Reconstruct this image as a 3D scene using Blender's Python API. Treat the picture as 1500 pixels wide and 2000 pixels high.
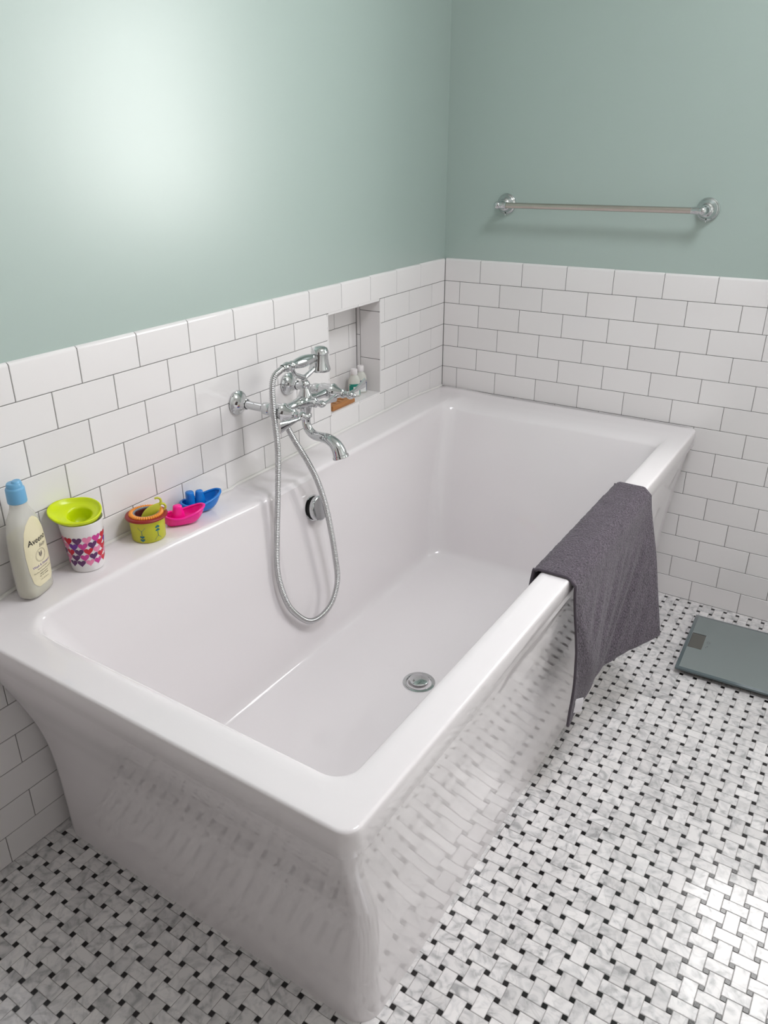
import bpy, bmesh, math, random
from mathutils import Vector, Matrix, noise

random.seed(7)
for o in list(bpy.data.objects):
    bpy.data.objects.remove(o, do_unlink=True)
scene = bpy.context.scene
COL = scene.collection
PI = math.pi

# ------------------------------------------------------------------ camera
cam_d = bpy.data.cameras.new('camera')
cam = bpy.data.objects.new('camera', cam_d)
COL.objects.link(cam)
RR = [(0.8304314730724685, 0.5569740005975997, -0.01278793138059699),
      (0.22039076388435438, -0.3495040982894554, -0.9106452637955931),
      (-0.5116751701276512, 0.7534101458947707, -0.4129911286428072)]
CP = Vector((1.36067, -2.533805, 1.435756))
m = Matrix.Identity(4)
for i in range(3):
    m[i][0] = RR[0][i]; m[i][1] = -RR[1][i]; m[i][2] = -RR[2][i]; m[i][3] = CP[i]
cam.matrix_world = m
cam_d.sensor_fit = 'VERTICAL'
cam_d.sensor_height = 36.0
cam_d.lens = 1528.437 / 2000.0 * 36.0
cam_d.shift_x = (750 - 711.39) / 2000.0
cam_d.shift_y = (980.2586 - 1000) / 2000.0
cam_d.clip_start = 0.01
scene.camera = cam

# ------------------------------------------------------------------ world, daylight, exposure
world = bpy.data.worlds.new('sky'); scene.world = world
world.use_nodes = True
wn = world.node_tree.nodes; wl = world.node_tree.links
bg = wn.get('Background') or wn.new('ShaderNodeBackground')
bg.inputs[0].default_value = (0.80, 0.90, 1.0, 1)
bg.inputs[1].default_value = 2.0

WX0, WX1, WZ0, WZ1 = 1.17, 2.02, 1.12, 2.12        # window opening in the back wall
RX, RY, RZ = 2.75, -2.95, 2.55                      # right wall, near wall, ceiling


def area(name, loc, rot, sx, sy, power, color):
    d = bpy.data.lights.new(name, 'AREA'); d.shape = 'RECTANGLE'
    d.size = sx; d.size_y = sy; d.energy = power; d.color = color
    o = bpy.data.objects.new(name, d); COL.objects.link(o)
    o.location = loc; o.rotation_euler = rot
    return o


# daylight entering through the window (just outside the pane, pointing into the room)
WZM = (WZ0 + WZ1) / 2
DAY = (1.0, 0.965, 0.975)
area('window_daylight_lower', ((WX0 + WX1) / 2, 0.17, (WZ0 + WZM) / 2), (-PI / 2, 0, 0), WX1 - WX0 - .02, WZM - WZ0 - .02, 11.5, DAY)
area('window_daylight_upper', ((WX0 + WX1) / 2, 0.17, (WZM + WZ1) / 2), (-PI / 2, 0, 0), WX1 - WX0 - .02, WZ1 - WZM - .02, 9, DAY)
vs = scene.view_settings
vs.view_transform = 'Standard'; vs.look = 'None'; vs.gamma = 1.0; vs.use_curve_mapping = False
vs.exposure = 0.66


# ------------------------------------------------------------------ materials
def lin(c):
    return tuple(((v / 255.0) / 12.92 if v / 255.0 <= .04045 else ((v / 255.0 + .055) / 1.055) ** 2.4) for v in c)


def S(r, g, b):
    return (*lin((r, g, b)), 1.0)


def mat(name, color=(.8, .8, .8, 1), rough=.5, metal=0., **kw):
    mt = bpy.data.materials.new(name); mt.use_nodes = True
    b = mt.node_tree.nodes['Principled BSDF']
    b.inputs['Base Color'].default_value = color
    b.inputs['Roughness'].default_value = rough
    b.inputs['Metallic'].default_value = metal
    for k, v in kw.items():
        b.inputs[k.replace('_', ' ')].default_value = v
    return mt


def nodes(mt):
    return mt.node_tree.nodes, mt.node_tree.links, mt.node_tree.nodes['Principled BSDF']


def add_bump(mt, scale, strength, dist=.001, detail=2.0, coord='Object'):
    n, l, b = nodes(mt)
    tc = n.new('ShaderNodeTexCoord'); t = n.new('ShaderNodeTexNoise'); bp = n.new('ShaderNodeBump')
    t.inputs['Scale'].default_value = scale; t.inputs['Detail'].default_value = detail
    bp.inputs['Strength'].default_value = strength; bp.inputs['Distance'].default_value = dist
    l.new(tc.outputs[coord], t.inputs['Vector']); l.new(t.outputs['Fac'], bp.inputs['Height'])
    l.new(bp.outputs['Normal'], b.inputs['Normal'])
    return t


M = {}
M['paint'] = mat('sage_paint', S(168, 185, 178), .36, Specular_IOR_Level=1.0, Coat_Weight=.25, Coat_Roughness=.33)
add_bump(M['paint'], 420, .08, .0006)
M['paint_back'] = mat('taupe_paint', S(226, 221, 219), .6)
add_bump(M['paint_back'], 400, .05)
M['added_door_wood'] = mat('added_door_dark_wood', S(62, 48, 42), .45)  # dark tone of the added door, meant to show in the chrome
add_bump(M['added_door_wood'], 30, .1)
M['ceiling'] = mat('ceiling_paint', S(236, 236, 232), .8)
add_bump(M['ceiling'], 300, .05)
M['trim'] = mat('white_trim', S(238, 238, 236), .35)
add_bump(M['trim'], 120, .03)
M['grout'] = mat('grey_grout', S(128, 126, 124), .9)
add_bump(M['grout'], 900, .3, .0004)
M['floor_grout'] = mat('floor_grout', S(150, 148, 146), .9)
add_bump(M['floor_grout'], 900, .3, .0004)

# glazed wall tile with a slight tone from piece to piece
mt = M['tile'] = mat('glazed_white_tile', S(232, 229, 228), .13)
n, l, b = nodes(mt)
oi = n.new('ShaderNodeObjectInfo'); mr = n.new('ShaderNodeMapRange'); hs = n.new('ShaderNodeHueSaturation')
mr.inputs[3].default_value = .975; mr.inputs[4].default_value = 1.02
hs.inputs['Color'].default_value = S(232, 229, 228)
l.new(oi.outputs['Random'], mr.inputs[0]); l.new(mr.outputs[0], hs.inputs['Value']); l.new(hs.outputs[0], b.inputs['Base Color'])
add_bump(mt, 14, .10, .002, 1.0)

# marble
mt = M['marble'] = mat('carrara_marble', S(205, 203, 203), .16, Specular_IOR_Level=.4)
n, l, b = nodes(mt)
at = n.new('ShaderNodeAttribute'); at.attribute_name = 'tint'
oi = n.new('ShaderNodeObjectInfo'); ad = n.new('ShaderNodeMath'); ad.operation = 'ADD'
fr = n.new('ShaderNodeMath'); fr.operation = 'FRACT'
l.new(at.outputs['Fac'], ad.inputs[0]); l.new(oi.outputs['Random'], ad.inputs[1]); l.new(ad.outputs[0], fr.inputs[0])
ge = n.new('ShaderNodeNewGeometry'); va = n.new('ShaderNodeVectorMath'); va.operation = 'MULTIPLY_ADD'
va.inputs[1].default_value = (1, 1, 1)
cm = n.new('ShaderNodeCombineXYZ'); ml = n.new('ShaderNodeMath'); ml.operation = 'MULTIPLY'; ml.inputs[1].default_value = 7.0
l.new(fr.outputs[0], ml.inputs[0]); l.new(ml.outputs[0], cm.inputs[0]); l.new(ml.outputs[0], cm.inputs[2])
l.new(ge.outputs['Position'], va.inputs[0]); l.new(cm.outputs[0], va.inputs[2])
no = n.new('ShaderNodeTexNoise'); no.inputs['Scale'].default_value = 26; no.inputs['Detail'].default_value = 6
no.inputs['Distortion'].default_value = 1.6
l.new(va.outputs[0], no.inputs['Vector'])
cr = n.new('ShaderNodeValToRGB')
cr.color_ramp.elements[0].position = .30; cr.color_ramp.elements[0].color = S(172, 171, 171)
cr.color_ramp.elements[1].position = .56; cr.color_ramp.elements[1].color = S(224, 221, 220)
e = cr.color_ramp.elements.new(.44); e.color = S(208, 206, 206)
l.new(no.outputs['Fac'], cr.inputs[0])
wv = n.new('ShaderNodeTexNoise'); wv.inputs['Scale'].default_value = 7; wv.inputs['Detail'].default_value = 3; wv.inputs['Distortion'].default_value = 2.5
l.new(va.outputs[0], wv.inputs['Vector'])
vr = n.new('ShaderNodeValToRGB')           # thin veins where the second noise crosses its middle
vr.color_ramp.elements[0].position = .470; vr.color_ramp.elements[0].color = (1, 1, 1, 1)
vr.color_ramp.elements[1].position = .530; vr.color_ramp.elements[1].color = (1, 1, 1, 1)
e = vr.color_ramp.elements.new(.5); e.color = (.88, .88, .88, 1)
l.new(wv.outputs['Fac'], vr.inputs[0])
mx = n.new('ShaderNodeMix'); mx.data_type = 'RGBA'; mx.blend_type = 'MULTIPLY'; mx.inputs[0].default_value = 1
l.new(cr.outputs[0], mx.inputs[6]); l.new(vr.outputs[0], mx.inputs[7])
tr = n.new('ShaderNodeMapRange'); tr.inputs[3].default_value = .86; tr.inputs[4].default_value = 1.06
l.new(fr.outputs[0], tr.inputs[0])
hs = n.new('ShaderNodeHueSaturation'); l.new(tr.outputs[0], hs.inputs['Value']); l.new(mx.outputs[2], hs.inputs['Color'])
l.new(hs.outputs[0], b.inputs['Base Color'])

M['dot'] = mat('black_marble_dot', S(26, 24, 25), .16)
add_bump(M['dot'], 200, .05)
M['acrylic'] = mat('white_acrylic', S(228, 223, 224), .045)
add_bump(M['acrylic'], 600, .004, .0005, 1.0)
M['caulk'] = mat('white_caulk', S(226, 224, 220), .5)
add_bump(M['caulk'], 80, .1)
M['chrome'] = mat('chrome', S(204, 206, 207), .05, 1.0)
add_bump(M['chrome'], 60, .01)
M['brushed'] = mat('brushed_nickel', S(196, 188, 180), .26, 1.0)
n, l, b = nodes(M['brushed'])
tc = n.new('ShaderNodeTexCoord'); mp = n.new('ShaderNodeMapping'); mp.inputs['Scale'].default_value = (4, 900, 900)
t = n.new('ShaderNodeTexNoise'); bp = n.new('ShaderNodeBump'); bp.inputs['Strength'].default_value = .12; bp.inputs['Distance'].default_value = .0005
l.new(tc.outputs['Object'], mp.inputs[0]); l.new(mp.outputs[0], t.inputs['Vector']); l.new(t.outputs['Fac'], bp.inputs['Height']); l.new(bp.outputs[0], b.inputs['Normal'])
M['steel_hose'] = mat('hose_steel', S(190, 190, 190), .2, 1.0)
add_bump(M['steel_hose'], 200, .05)
M['black'] = mat('black_gap', S(14, 14, 14), .6)
add_bump(M['black'], 100, .02)

# towel
mt = M['towel'] = mat('charcoal_terry', S(96, 86, 97), .95, Sheen_Weight=.12, Sheen_Roughness=.5)
n, l, b = nodes(mt)
tc = n.new('ShaderNodeTexCoord')
t1 = n.new('ShaderNodeTexNoise'); t1.inputs['Scale'].default_value = 260; t1.inputs['Detail'].default_value = 3
t2 = n.new('ShaderNodeTexNoise'); t2.inputs['Scale'].default_value = 35; t2.inputs['Detail'].default_value = 3
l.new(tc.outputs['Object'], t1.inputs['Vector']); l.new(tc.outputs['Object'], t2.inputs['Vector'])
cr = n.new('ShaderNodeValToRGB')
cr.color_ramp.elements[0].position = .33; cr.color_ramp.elements[0].color = S(48, 42, 49)
cr.color_ramp.elements[1].position = .66; cr.color_ramp.elements[1].color = S(98, 88, 99)
l.new(t1.outputs['Fac'], cr.inputs[0])
m2 = n.new('ShaderNodeMapRange'); m2.inputs[1].default_value = .3; m2.inputs[2].default_value = .7; m2.inputs[3].default_value = .86; m2.inputs[4].default_value = 1.12
l.new(t2.outputs['Fac'], m2.inputs[0])
hs = n.new('ShaderNodeHueSaturation'); l.new(m2.outputs[0], hs.inputs['Value']); l.new(cr.outputs[0], hs.inputs['Color'])
l.new(hs.outputs[0], b.inputs['Base Color'])
bp = n.new('ShaderNodeBump'); bp.inputs['Strength'].default_value = .9; bp.inputs['Distance'].default_value = .003
l.new(t1.outputs['Fac'], bp.inputs['Height']); l.new(bp.outputs[0], b.inputs['Normal'])
M['hem'] = mat('towel_hem', S(76, 68, 77), .9, Sheen_Weight=.2)
add_bump(M['hem'], 500, .5, .001)
M['tag'] = mat('white_satin_tag', S(226, 222, 226), .5)
add_bump(M['tag'], 300, .1)

# scale
M['glass_grey'] = mat('tinted_scale_glass', S(122, 132, 131), .16, Coat_Weight=.6, Coat_Roughness=.05)
add_bump(M['glass_grey'], 60, .01)
M['glass_edge'] = mat('scale_glass_border', S(84, 98, 101), .10, Coat_Weight=.6)
add_bump(M['glass_edge'], 60, .01)
M['lcd'] = mat('lcd_panel', S(88, 88, 82), .3)
add_bump(M['lcd'], 60, .01)
M['dark_plastic'] = mat('dark_plastic', S(34, 38, 40), .5)
add_bump(M['dark_plastic'], 300, .05)
M['mark_grey'] = mat('grey_print', S(70, 76, 78), .5)
add_bump(M['mark_grey'], 100, .01)


def plastic(name, c, rough=.3, sub=.25, scale=.01):
    mt = mat(name, c, rough)
    b = mt.node_tree.nodes['Principled BSDF']
    b.inputs['Subsurface Weight'].default_value = sub
    b.inputs['Subsurface Radius'].default_value = (1, 1, 1)
    b.inputs['Subsurface Scale'].default_value = scale
    add_bump(mt, 90, .02)
    return mt


M['lime'] = plastic('lime_plastic', S(205, 222, 12), .28, .2)
M['white_plastic'] = plastic('white_plastic', S(232, 228, 228), .3, .1)
M['pink'] = plastic('hot_pink_plastic', S(250, 20, 150), .25, .3)
M['blue'] = plastic('sea_blue_plastic', S(10, 120, 205), .25, .3)
M['yellow'] = plastic('yellow_green_plastic', S(200, 200, 40), .35, .1)
M['red'] = plastic('brick_red_plastic', S(142, 28, 22), .4, .1)
M['orange'] = plastic('orange_plastic', S(236, 150, 58), .4, .1)
M['greyblue'] = plastic('grey_blue_plastic', S(124, 136, 146), .4, .1)
M['maroon'] = plastic('maroon_plastic', S(84, 26, 28), .4, .1)
M['olive'] = plastic('olive_lime_plastic', S(196, 196, 60), .35, .15)
M['teal_print'] = mat('teal_print', S(20, 104, 120), .4); add_bump(M['teal_print'], 50, .02)
M['cap_blue'] = plastic('sky_blue_cap', S(112, 172, 210), .35, .2)
M['label_cream'] = mat('cream_label', S(224, 215, 182), .4); add_bump(M['label_cream'], 60, .02)
M['ink'] = mat('dark_ink', S(40, 36, 34), .5); add_bump(M['ink'], 50, .02)
M['ink_grey'] = mat('grey_ink', S(120, 112, 104), .5); add_bump(M['ink_grey'], 50, .02)
M['ink_purple'] = mat('purple_ink', S(120, 96, 170), .5); add_bump(M['ink_purple'], 50, .02)
HEART = {'p': S(92, 40, 96), 'k': S(226, 128, 166), 'm': S(196, 56, 140), 'r': S(196, 16, 48), 'v': S(108, 48, 150)}
for k, c in HEART.items():
    M['heart_' + k] = mat('heart_print_' + {'p': 'plum', 'k': 'rose', 'm': 'magenta', 'r': 'red', 'v': 'violet'}[k], c, .4)
    add_bump(M['heart_' + k], 40, .02)
M['wood'] = mat('oiled_wood', S(176, 116, 62), .5)
n, l, b = nodes(M['wood'])
tc = n.new('ShaderNodeTexCoord'); mp = n.new('ShaderNodeMapping'); mp.inputs['Scale'].default_value = (60, 8, 60)
t = n.new('ShaderNodeTexNoise'); t.inputs['Scale'].default_value = 3; t.inputs['Detail'].default_value = 4
cr = n.new('ShaderNodeValToRGB'); cr.color_ramp.elements[0].color = S(150, 92, 46); cr.color_ramp.elements[1].color = S(196, 138, 80)
l.new(tc.outputs['Object'], mp.inputs[0]); l.new(mp.outputs[0], t.inputs['Vector']); l.new(t.outputs['Fac'], cr.inputs[0]); l.new(cr.outputs[0], b.inputs['Base Color'])
M['teal_label'] = mat('teal_label', S(24, 132, 116), .4); add_bump(M['teal_label'], 60, .02)
M['navy_label'] = mat('navy_label', S(34, 52, 104), .4); add_bump(M['navy_label'], 60, .02)
M['white_label'] = mat('white_label', S(226, 228, 226), .4); add_bump(M['white_label'], 60, .02)


def clear_plastic(name, color, mixf, rough):
    mt = mat(name, color, rough)
    n, l, b = nodes(mt)
    tp = n.new('ShaderNodeBsdfTransparent'); ms = n.new('ShaderNodeMixShader'); ms.inputs[0].default_value = mixf
    tp.inputs[0].default_value = (.97, .97, .95, 1)
    out = n['Material Output']
    l.new(tp.outputs[0], ms.inputs[1]); l.new(b.outputs[0], ms.inputs[2]); l.new(ms.outputs[0], out.inputs[0])
    add_bump(mt, 60, .02)
    return mt


M['bottle_shell'] = clear_plastic('frosted_bottle_plastic', S(224, 222, 216), .55, .22)
M['bottle_white'] = clear_plastic('milky_bottle_plastic', S(226, 226, 218), .75, .25)
M['liquid'] = plastic('pale_yellow_soap', S(206, 200, 160), .3, .4, .02)
M['clear'] = plastic('pale_clear_content', S(214, 214, 204), .3, .4, .02)
M['glass'] = clear_plastic('window_glass', S(255, 255, 255), .06, .0)


# ------------------------------------------------------------------ mesh helpers
def obj(name, verts, faces, mats, parent=None, smooth=True, sharp=40, loc=None, midx=None):
    """One mesh object. With a parent the vertices are taken in world axes and moved to the parent's origin."""
    me = bpy.data.meshes.new(name)
    off = Vector((0, 0, 0))
    if loc is not None:
        off = Vector(loc)
    elif parent is not None and parent.get('_world'):
        off = Vector(parent['_world'])
    me.from_pydata([tuple(Vector(v) - off) for v in verts], [], faces)
    if not isinstance(mats, (list, tuple)):
        mats = [mats]
    for q in mats:
        me.materials.append(M[q])
    if midx:
        for p, i in zip(me.polygons, midx):
            p.material_index = i
    bm = bmesh.new(); bm.from_mesh(me); bmesh.ops.recalc_face_normals(bm, faces=bm.faces); bm.to_mesh(me); bm.free()
    if smooth:
        me.polygons.foreach_set('use_smooth', [True] * len(me.polygons))
        if sharp < 180:
            me.set_sharp_from_angle(angle=math.radians(sharp))
    me.update()
    o = bpy.data.objects.new(name, me); COL.objects.link(o)
    if parent is not None:
        o.parent = parent
    if loc is not None and parent is None:
        o.location = loc
    return o


def lobj(name, vf, mname, parent, **k):
    return obj(name, vf[0], vf[1], mname, parent, **k)


def link(name, me, parent=None, loc=(0, 0, 0), rot=(0, 0, 0)):
    o = bpy.data.objects.new(name, me); COL.objects.link(o)
    o.parent = parent; o.location = loc; o.rotation_euler = rot
    return o


def tag(o, label, cat, group=None, kind=None):
    o['label'] = label; o['category'] = cat
    if group: o['group'] = group
    if kind: o['kind'] = kind
    return o


def thing(name, loc, label, cat, group=None, rotz=0., world=True):
    o = bpy.data.objects.new(name, None); COL.objects.link(o)
    o.location = loc; o.rotation_euler = (0, 0, rotz); o.empty_display_size = .05
    tag(o, label, cat, group)
    if world: o['_world'] = list(loc)
    return o


def join(*parts):
    V, F = [], []
    for v, f in parts:
        k = len(V); V += list(v); F += [tuple(i + k for i in q) for q in f]
    return V, F


def xf(vf, mtx):
    return [mtx @ Vector(v) for v in vf[0]], vf[1]


def box(x0, x1, y0, y1, z0, z1, bev=0., seg=1):
    bm = bmesh.new()
    bmesh.ops.create_cube(bm, size=1.0)
    for v in bm.verts:
        v.co = Vector(((x0 + x1) / 2 + v.co.x * (x1 - x0), (y0 + y1) / 2 + v.co.y * (y1 - y0), (z0 + z1) / 2 + v.co.z * (z1 - z0)))
    if bev > 0:
        bmesh.ops.bevel(bm, geom=bm.edges[:], offset=bev, segments=seg, profile=.5, affect='EDGES')
    bm.verts.index_update()
    V = [v.co.copy() for v in bm.verts]; F = [tuple(v.index for v in f.verts) for f in bm.faces]
    bm.free()
    return V, F


def loft(rings, close=True, cap0=False, cap1=False):
    n = len(rings[0]); V = [Vector(p) for r in rings for p in r]; F = []
    for i in range(len(rings) - 1):
        for j in range(n if close else n - 1):
            k = (j + 1) % n
            F.append((i * n + j, i * n + k, (i + 1) * n + k, (i + 1) * n + j))
    if cap0: F.append(tuple(range(n)))
    if cap1: F.append(tuple(range((len(rings) - 1) * n, len(rings) * n)))
    return V, F


def frame_to(d):
    d = Vector(d).normalized()
    return d.to_track_quat('Z', 'Y').to_matrix().to_4x4()


def lathe(prof, seg=32, origin=(0, 0, 0), axis=(0, 0, 1), cap0=False, cap1=False, sx=1., sy=1.):
    mt = Matrix.Translation(origin) @ frame_to(axis)
    rings = [[mt @ Vector((r * sx * math.cos(2 * PI * j / seg), r * sy * math.sin(2 * PI * j / seg), z)) for j in range(seg)] for r, z in prof]
    return loft(rings, True, cap0, cap1)


def spline(pts, n=8):
    P = [Vector(p) for p in pts]
    out = []
    for i in range(len(P) - 1):
        p0 = P[max(i - 1, 0)]; p1 = P[i]; p2 = P[i + 1]; p3 = P[min(i + 2, len(P) - 1)]
        for k in range(n):
            t = k / n
            out.append(.5 * ((2 * p1) + (-p0 + p2) * t + (2 * p0 - 5 * p1 + 4 * p2 - p3) * t * t + (-p0 + 3 * p1 - 3 * p2 + p3) * t ** 3))
    out.append(P[-1])
    return out


def tube(pts, rad, seg=16, cap=True, flat=None):
    """flat: optional list of (a, b) radii scale in the two frame directions"""
    P = [Vector(p) for p in pts]; n = len(P)
    if not isinstance(rad, (list, tuple)): rad = [rad] * n
    T = [(P[min(i + 1, n - 1)] - P[max(i - 1, 0)]).normalized() for i in range(n)]
    u = T[0].orthogonal().normalized()
    rings = []
    for i in range(n):
        u = (u - T[i] * u.dot(T[i])).normalized(); w = T[i].cross(u)
        rings.append([P[i] + (u * math.cos(2 * PI * j / seg) + w * math.sin(2 * PI * j / seg)) * rad[i] for j in range(seg)])
    return loft(rings, True, cap, cap)


def resample(pts, step):
    out = [pts[0].copy()]; acc = 0.
    for a, b in zip(pts, pts[1:]):
        L = (b - a).length
        if L < 1e-9: continue
        d = step - acc
        while d <= L:
            out.append(a.lerp(b, d / L)); d += step
        acc = L - (d - step)
    return out


def bezlerp(xs, x):
    """piecewise linear table lookup"""
    if x <= xs[0][0]: return xs[0][1]
    for (a, va), (b, vb) in zip(xs, xs[1:]):
        if x <= b: return va + (vb - va) * (x - a) / (b - a)
    return xs[-1][1]


def sstep(a, b, x):
    t = min(1., max(0., (x - a) / (b - a))); return t * t * (3 - 2 * t)


# ------------------------------------------------------------------ room shell
RP = 0.07709; TL = 0.154; TOPZ = 14 * RP - .0028
JT = .0017                                     # joint width
TH = .008                                      # tile thickness


def zk(k): return (14 - k) * RP - .0028


NY0, NY1, NZ0, NZ1, ND = -.7010, -.4265, zk(5), zk(1), .0925     # niche opening and depth

# left wall with the niche opening
pf = -TH
wl_parts = [box(-.20, pf, RY - .1, NY0 - .001, -.05, RZ), box(-.20, pf, NY1 + .001, .20, -.05, RZ),
            box(-.20, pf, NY0 - .001, NY1 + .001, -.05, NZ0 - .006), box(-.20, pf, NY0 - .001, NY1 + .001, NZ1 + .006, RZ),
            box(-.20, -ND - TH, NY0 - .001, NY1 + .001, NZ0 - .006, NZ1 + .006)]
V, F = join(*wl_parts)
wall_left = tag(obj('wall_left', V, F, 'paint', smooth=False), 'sage green wall above white tile on the left, with the tiled niche', 'wall', kind='structure')
gx = -.0013
V, F = join(box(pf - .001, gx, RY, NY0 - .0005, 0, TOPZ - .004), box(pf - .001, gx, NY1 + .0005, -.0005, 0, TOPZ - .004),
            box(pf - .001, gx, NY0 - .0005, NY1 + .0005, 0, NZ0 - .0005), box(pf - .001, gx, NY0 - .0005, NY1 + .0005, NZ1 + .0005, TOPZ - .004),
            box(-ND - TH - .001, -ND - .0013, NY0 - .001, NY1 + .001, NZ0 - .005, NZ1 + .005),
            box(-ND - .001, gx, NY1 + .0009, NY1 + .006, NZ0 - .005, NZ1 + .005), box(-ND - .001, gx, NY0 - .006, NY0 - .0009, NZ0 - .005, NZ1 + .005),
            box(-ND - .001, gx, NY0 - .001, NY1 + .001, NZ0 - .006, NZ0 - .0015), box(-ND - .001, gx, NY0 - .001, NY1 + .001, NZ1 + .0015, NZ1 + .006))
obj('grout', V, F, 'grout', wall_left, smooth=False)

# back wall with the window opening (window is right of the frame, it lights the room)
V, F = join(box(-.20, WX0, TH, .16, -.05, RZ), box(WX1, RX + .1, TH, .16, -.05, RZ), box(WX0, WX1, TH, .16, -.05, WZ0), box(WX0, WX1, TH, .16, WZ1, RZ))
wall_back = tag(obj('wall_back', V, F, 'paint', smooth=False), 'sage green wall above white subway tile behind the far end of the tub', 'wall', kind='structure')
V, F = join(box(0, WX0 - .12, .0013, TH + .001, 0, TOPZ - .004), box(WX0 - .12, RX, .0013, TH + .001, 0, 1.0))
obj('grout', V, F, 'grout', wall_back, smooth=False)

_tile_cache = {}


def tile_mesh(w, h, bull=False):
    """tile in its own frame: local X along the wall, local Y outwards (front face at 0, body behind), Z up; origin at centre of the front face"""
    key = (round(w, 4), round(h, 4), bull)
    if key in _tile_cache: return _tile_cache[key]
    if not bull:
        V, F = box(-w / 2, w / 2, -TH, 0, -h / 2, h / 2, .0009, 1)
    else:
        r = .0078; prof = [(-.0078, -h / 2), (-.0009, -h / 2), (0, -h / 2 + .0009)]
        prof += [(-r + r * math.cos(a), h / 2 - r + r * math.sin(a)) for a in [PI / 2 * i / 5 for i in range(6)]]
        rings = []
        for x, s in ((-w / 2, .0009), (-w / 2 + .0009, 0), (w / 2 - .0009, 0), (w / 2, .0009)):
            rings.append([(x, y - (s if y > -.007 else 0), z) for y, z in prof])
        V, F = loft(rings, True, True, True)
    me = bpy.data.meshes.new('tile'); me.from_pydata([tuple(v) for v in V], [], F); me.materials.append(M['tile'])
    bm = bmesh.new(); bm.from_mesh(me); bmesh.ops.recalc_face_normals(bm, faces=bm.faces); bm.to_mesh(me); bm.free()
    if bull:
        me.polygons.foreach_set('use_smooth', [True] * len(me.polygons)); me.set_sharp_from_angle(angle=math.radians(30))
    _tile_cache[key] = me
    return me


ZROT_L, ZROT_B = -PI / 2, PI


def place_tile(wall, name, a0, a1, z0, z1, bull=False, jit=True):
    """wall 'L': a = distance from the corner along -y;  'B': a = x"""
    w = a1 - a0 - JT; h = z1 - z0 - JT
    if bull: h = z1 - z0 - JT / 2
    if w < .004 or h < .004: return None
    me = tile_mesh(w, h, bull)
    c = (a0 + a1) / 2; zc = (z0 + z1) / 2 + (JT / 4 if bull else 0)
    rj = lambda s: random.uniform(-s, s) if jit else 0
    if wall == 'L':
        return link(name, me, wall_left, (0, -c, zc), (rj(.0012), rj(.0), -PI / 2 + rj(.0012)))
    return link(name, me, wall_back, (c, 0, zc), (rj(.0012), 0, PI + rj(.0012)))


def cut_row(a_start, first, a_end, holes):
    """joints of one course between a_start and a_end, first joint at 'first', interrupted by holes"""
    js = [a_start]; x = first
    while x < a_end - .003:
        if x > a_start + .003: js.append(x)
        x += TL
    js.append(a_end)
    spans = list(zip(js, js[1:])); out = []
    for a, b in spans:
        segs = [(a, b)]
        for h0, h1 in holes:
            ns = []
            for s0, s1 in segs:
                if s1 <= h0 or s0 >= h1: ns.append((s0, s1)); continue
                if s0 < h0: ns.append((s0, h0))
                if s1 > h1: ns.append((h1, s1))
            segs = ns
        out += segs
    return out


NAME = 'tile'
for r in range(14):
    z1, z0 = zk(r), zk(r + 1)
    if r == 13: z0 = .0004
    even = r % 2 == 0
    # left wall
    holes = [(-NY1, -NY0)] if 1 <= r <= 4 else []
    first = .17076 if even else .17076 - .0796
    for a, b_ in cut_row(.0, first, 2.35, holes):
        hidden = r >= 7 and b_ < 1.72
        if hidden: continue
        place_tile('L', NAME, a, b_, z0, z1, bull=(r == 0))
    # back wall
    first = .13678 if even else .13678 - .07706
    for a, b_ in cut_row(.0, first, 1.55 if r > 1 else 1.05, []):
        if r >= 7 and b_ < .80: continue
        place_tile('B', NAME, a, b_, z0, z1, bull=(r == 0))

# tiles outside the picture stay one piece of the wall each
me_parts = []
for r in range(14):
    z1, z0 = zk(r), max(zk(r + 1), 0)
    for a, b_ in cut_row(2.35, 2.35 + (TL if r % 2 else TL / 2), -RY, []):
        me_parts.append(box(-TH, 0, -b_ + JT / 2, -a - JT / 2, z0 + JT / 2, z1 - JT / 2))
V, F = join(*me_parts)
o = obj('tile_field', V, F, 'tile', wall_left, smooth=False); o['kind'] = 'stuff'
me_parts = []
for r in range(1, 14):
    z1, z0 = zk(r), max(zk(r + 1), 0)
    for a, b_ in cut_row(1.55 if r > 1 else 1.05, 1.55 + (TL if r % 2 else TL / 2), RX, []):
        me_parts.append(box(a + JT / 2, b_ - JT / 2, 0, TH, z0 + JT / 2, z1 - JT / 2))
V, F = join(*me_parts)
o = obj('tile_field', V, F, 'tile', wall_back, smooth=False); o['kind'] = 'stuff'


# niche lining: back courses, jambs, head and sill, each a tile of its own
def lining(x0, x1, y0, y1, z0, z1, name='niche_tile'):
    V, F = box(x0, x1, y0, y1, z0, z1, .0008)
    c = Vector(((x0 + x1) / 2, (y0 + y1) / 2, (z0 + z1) / 2))
    o = obj(name, V, F, 'tile', None, smooth=False, loc=c); o.parent = wall_left; return o


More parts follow.
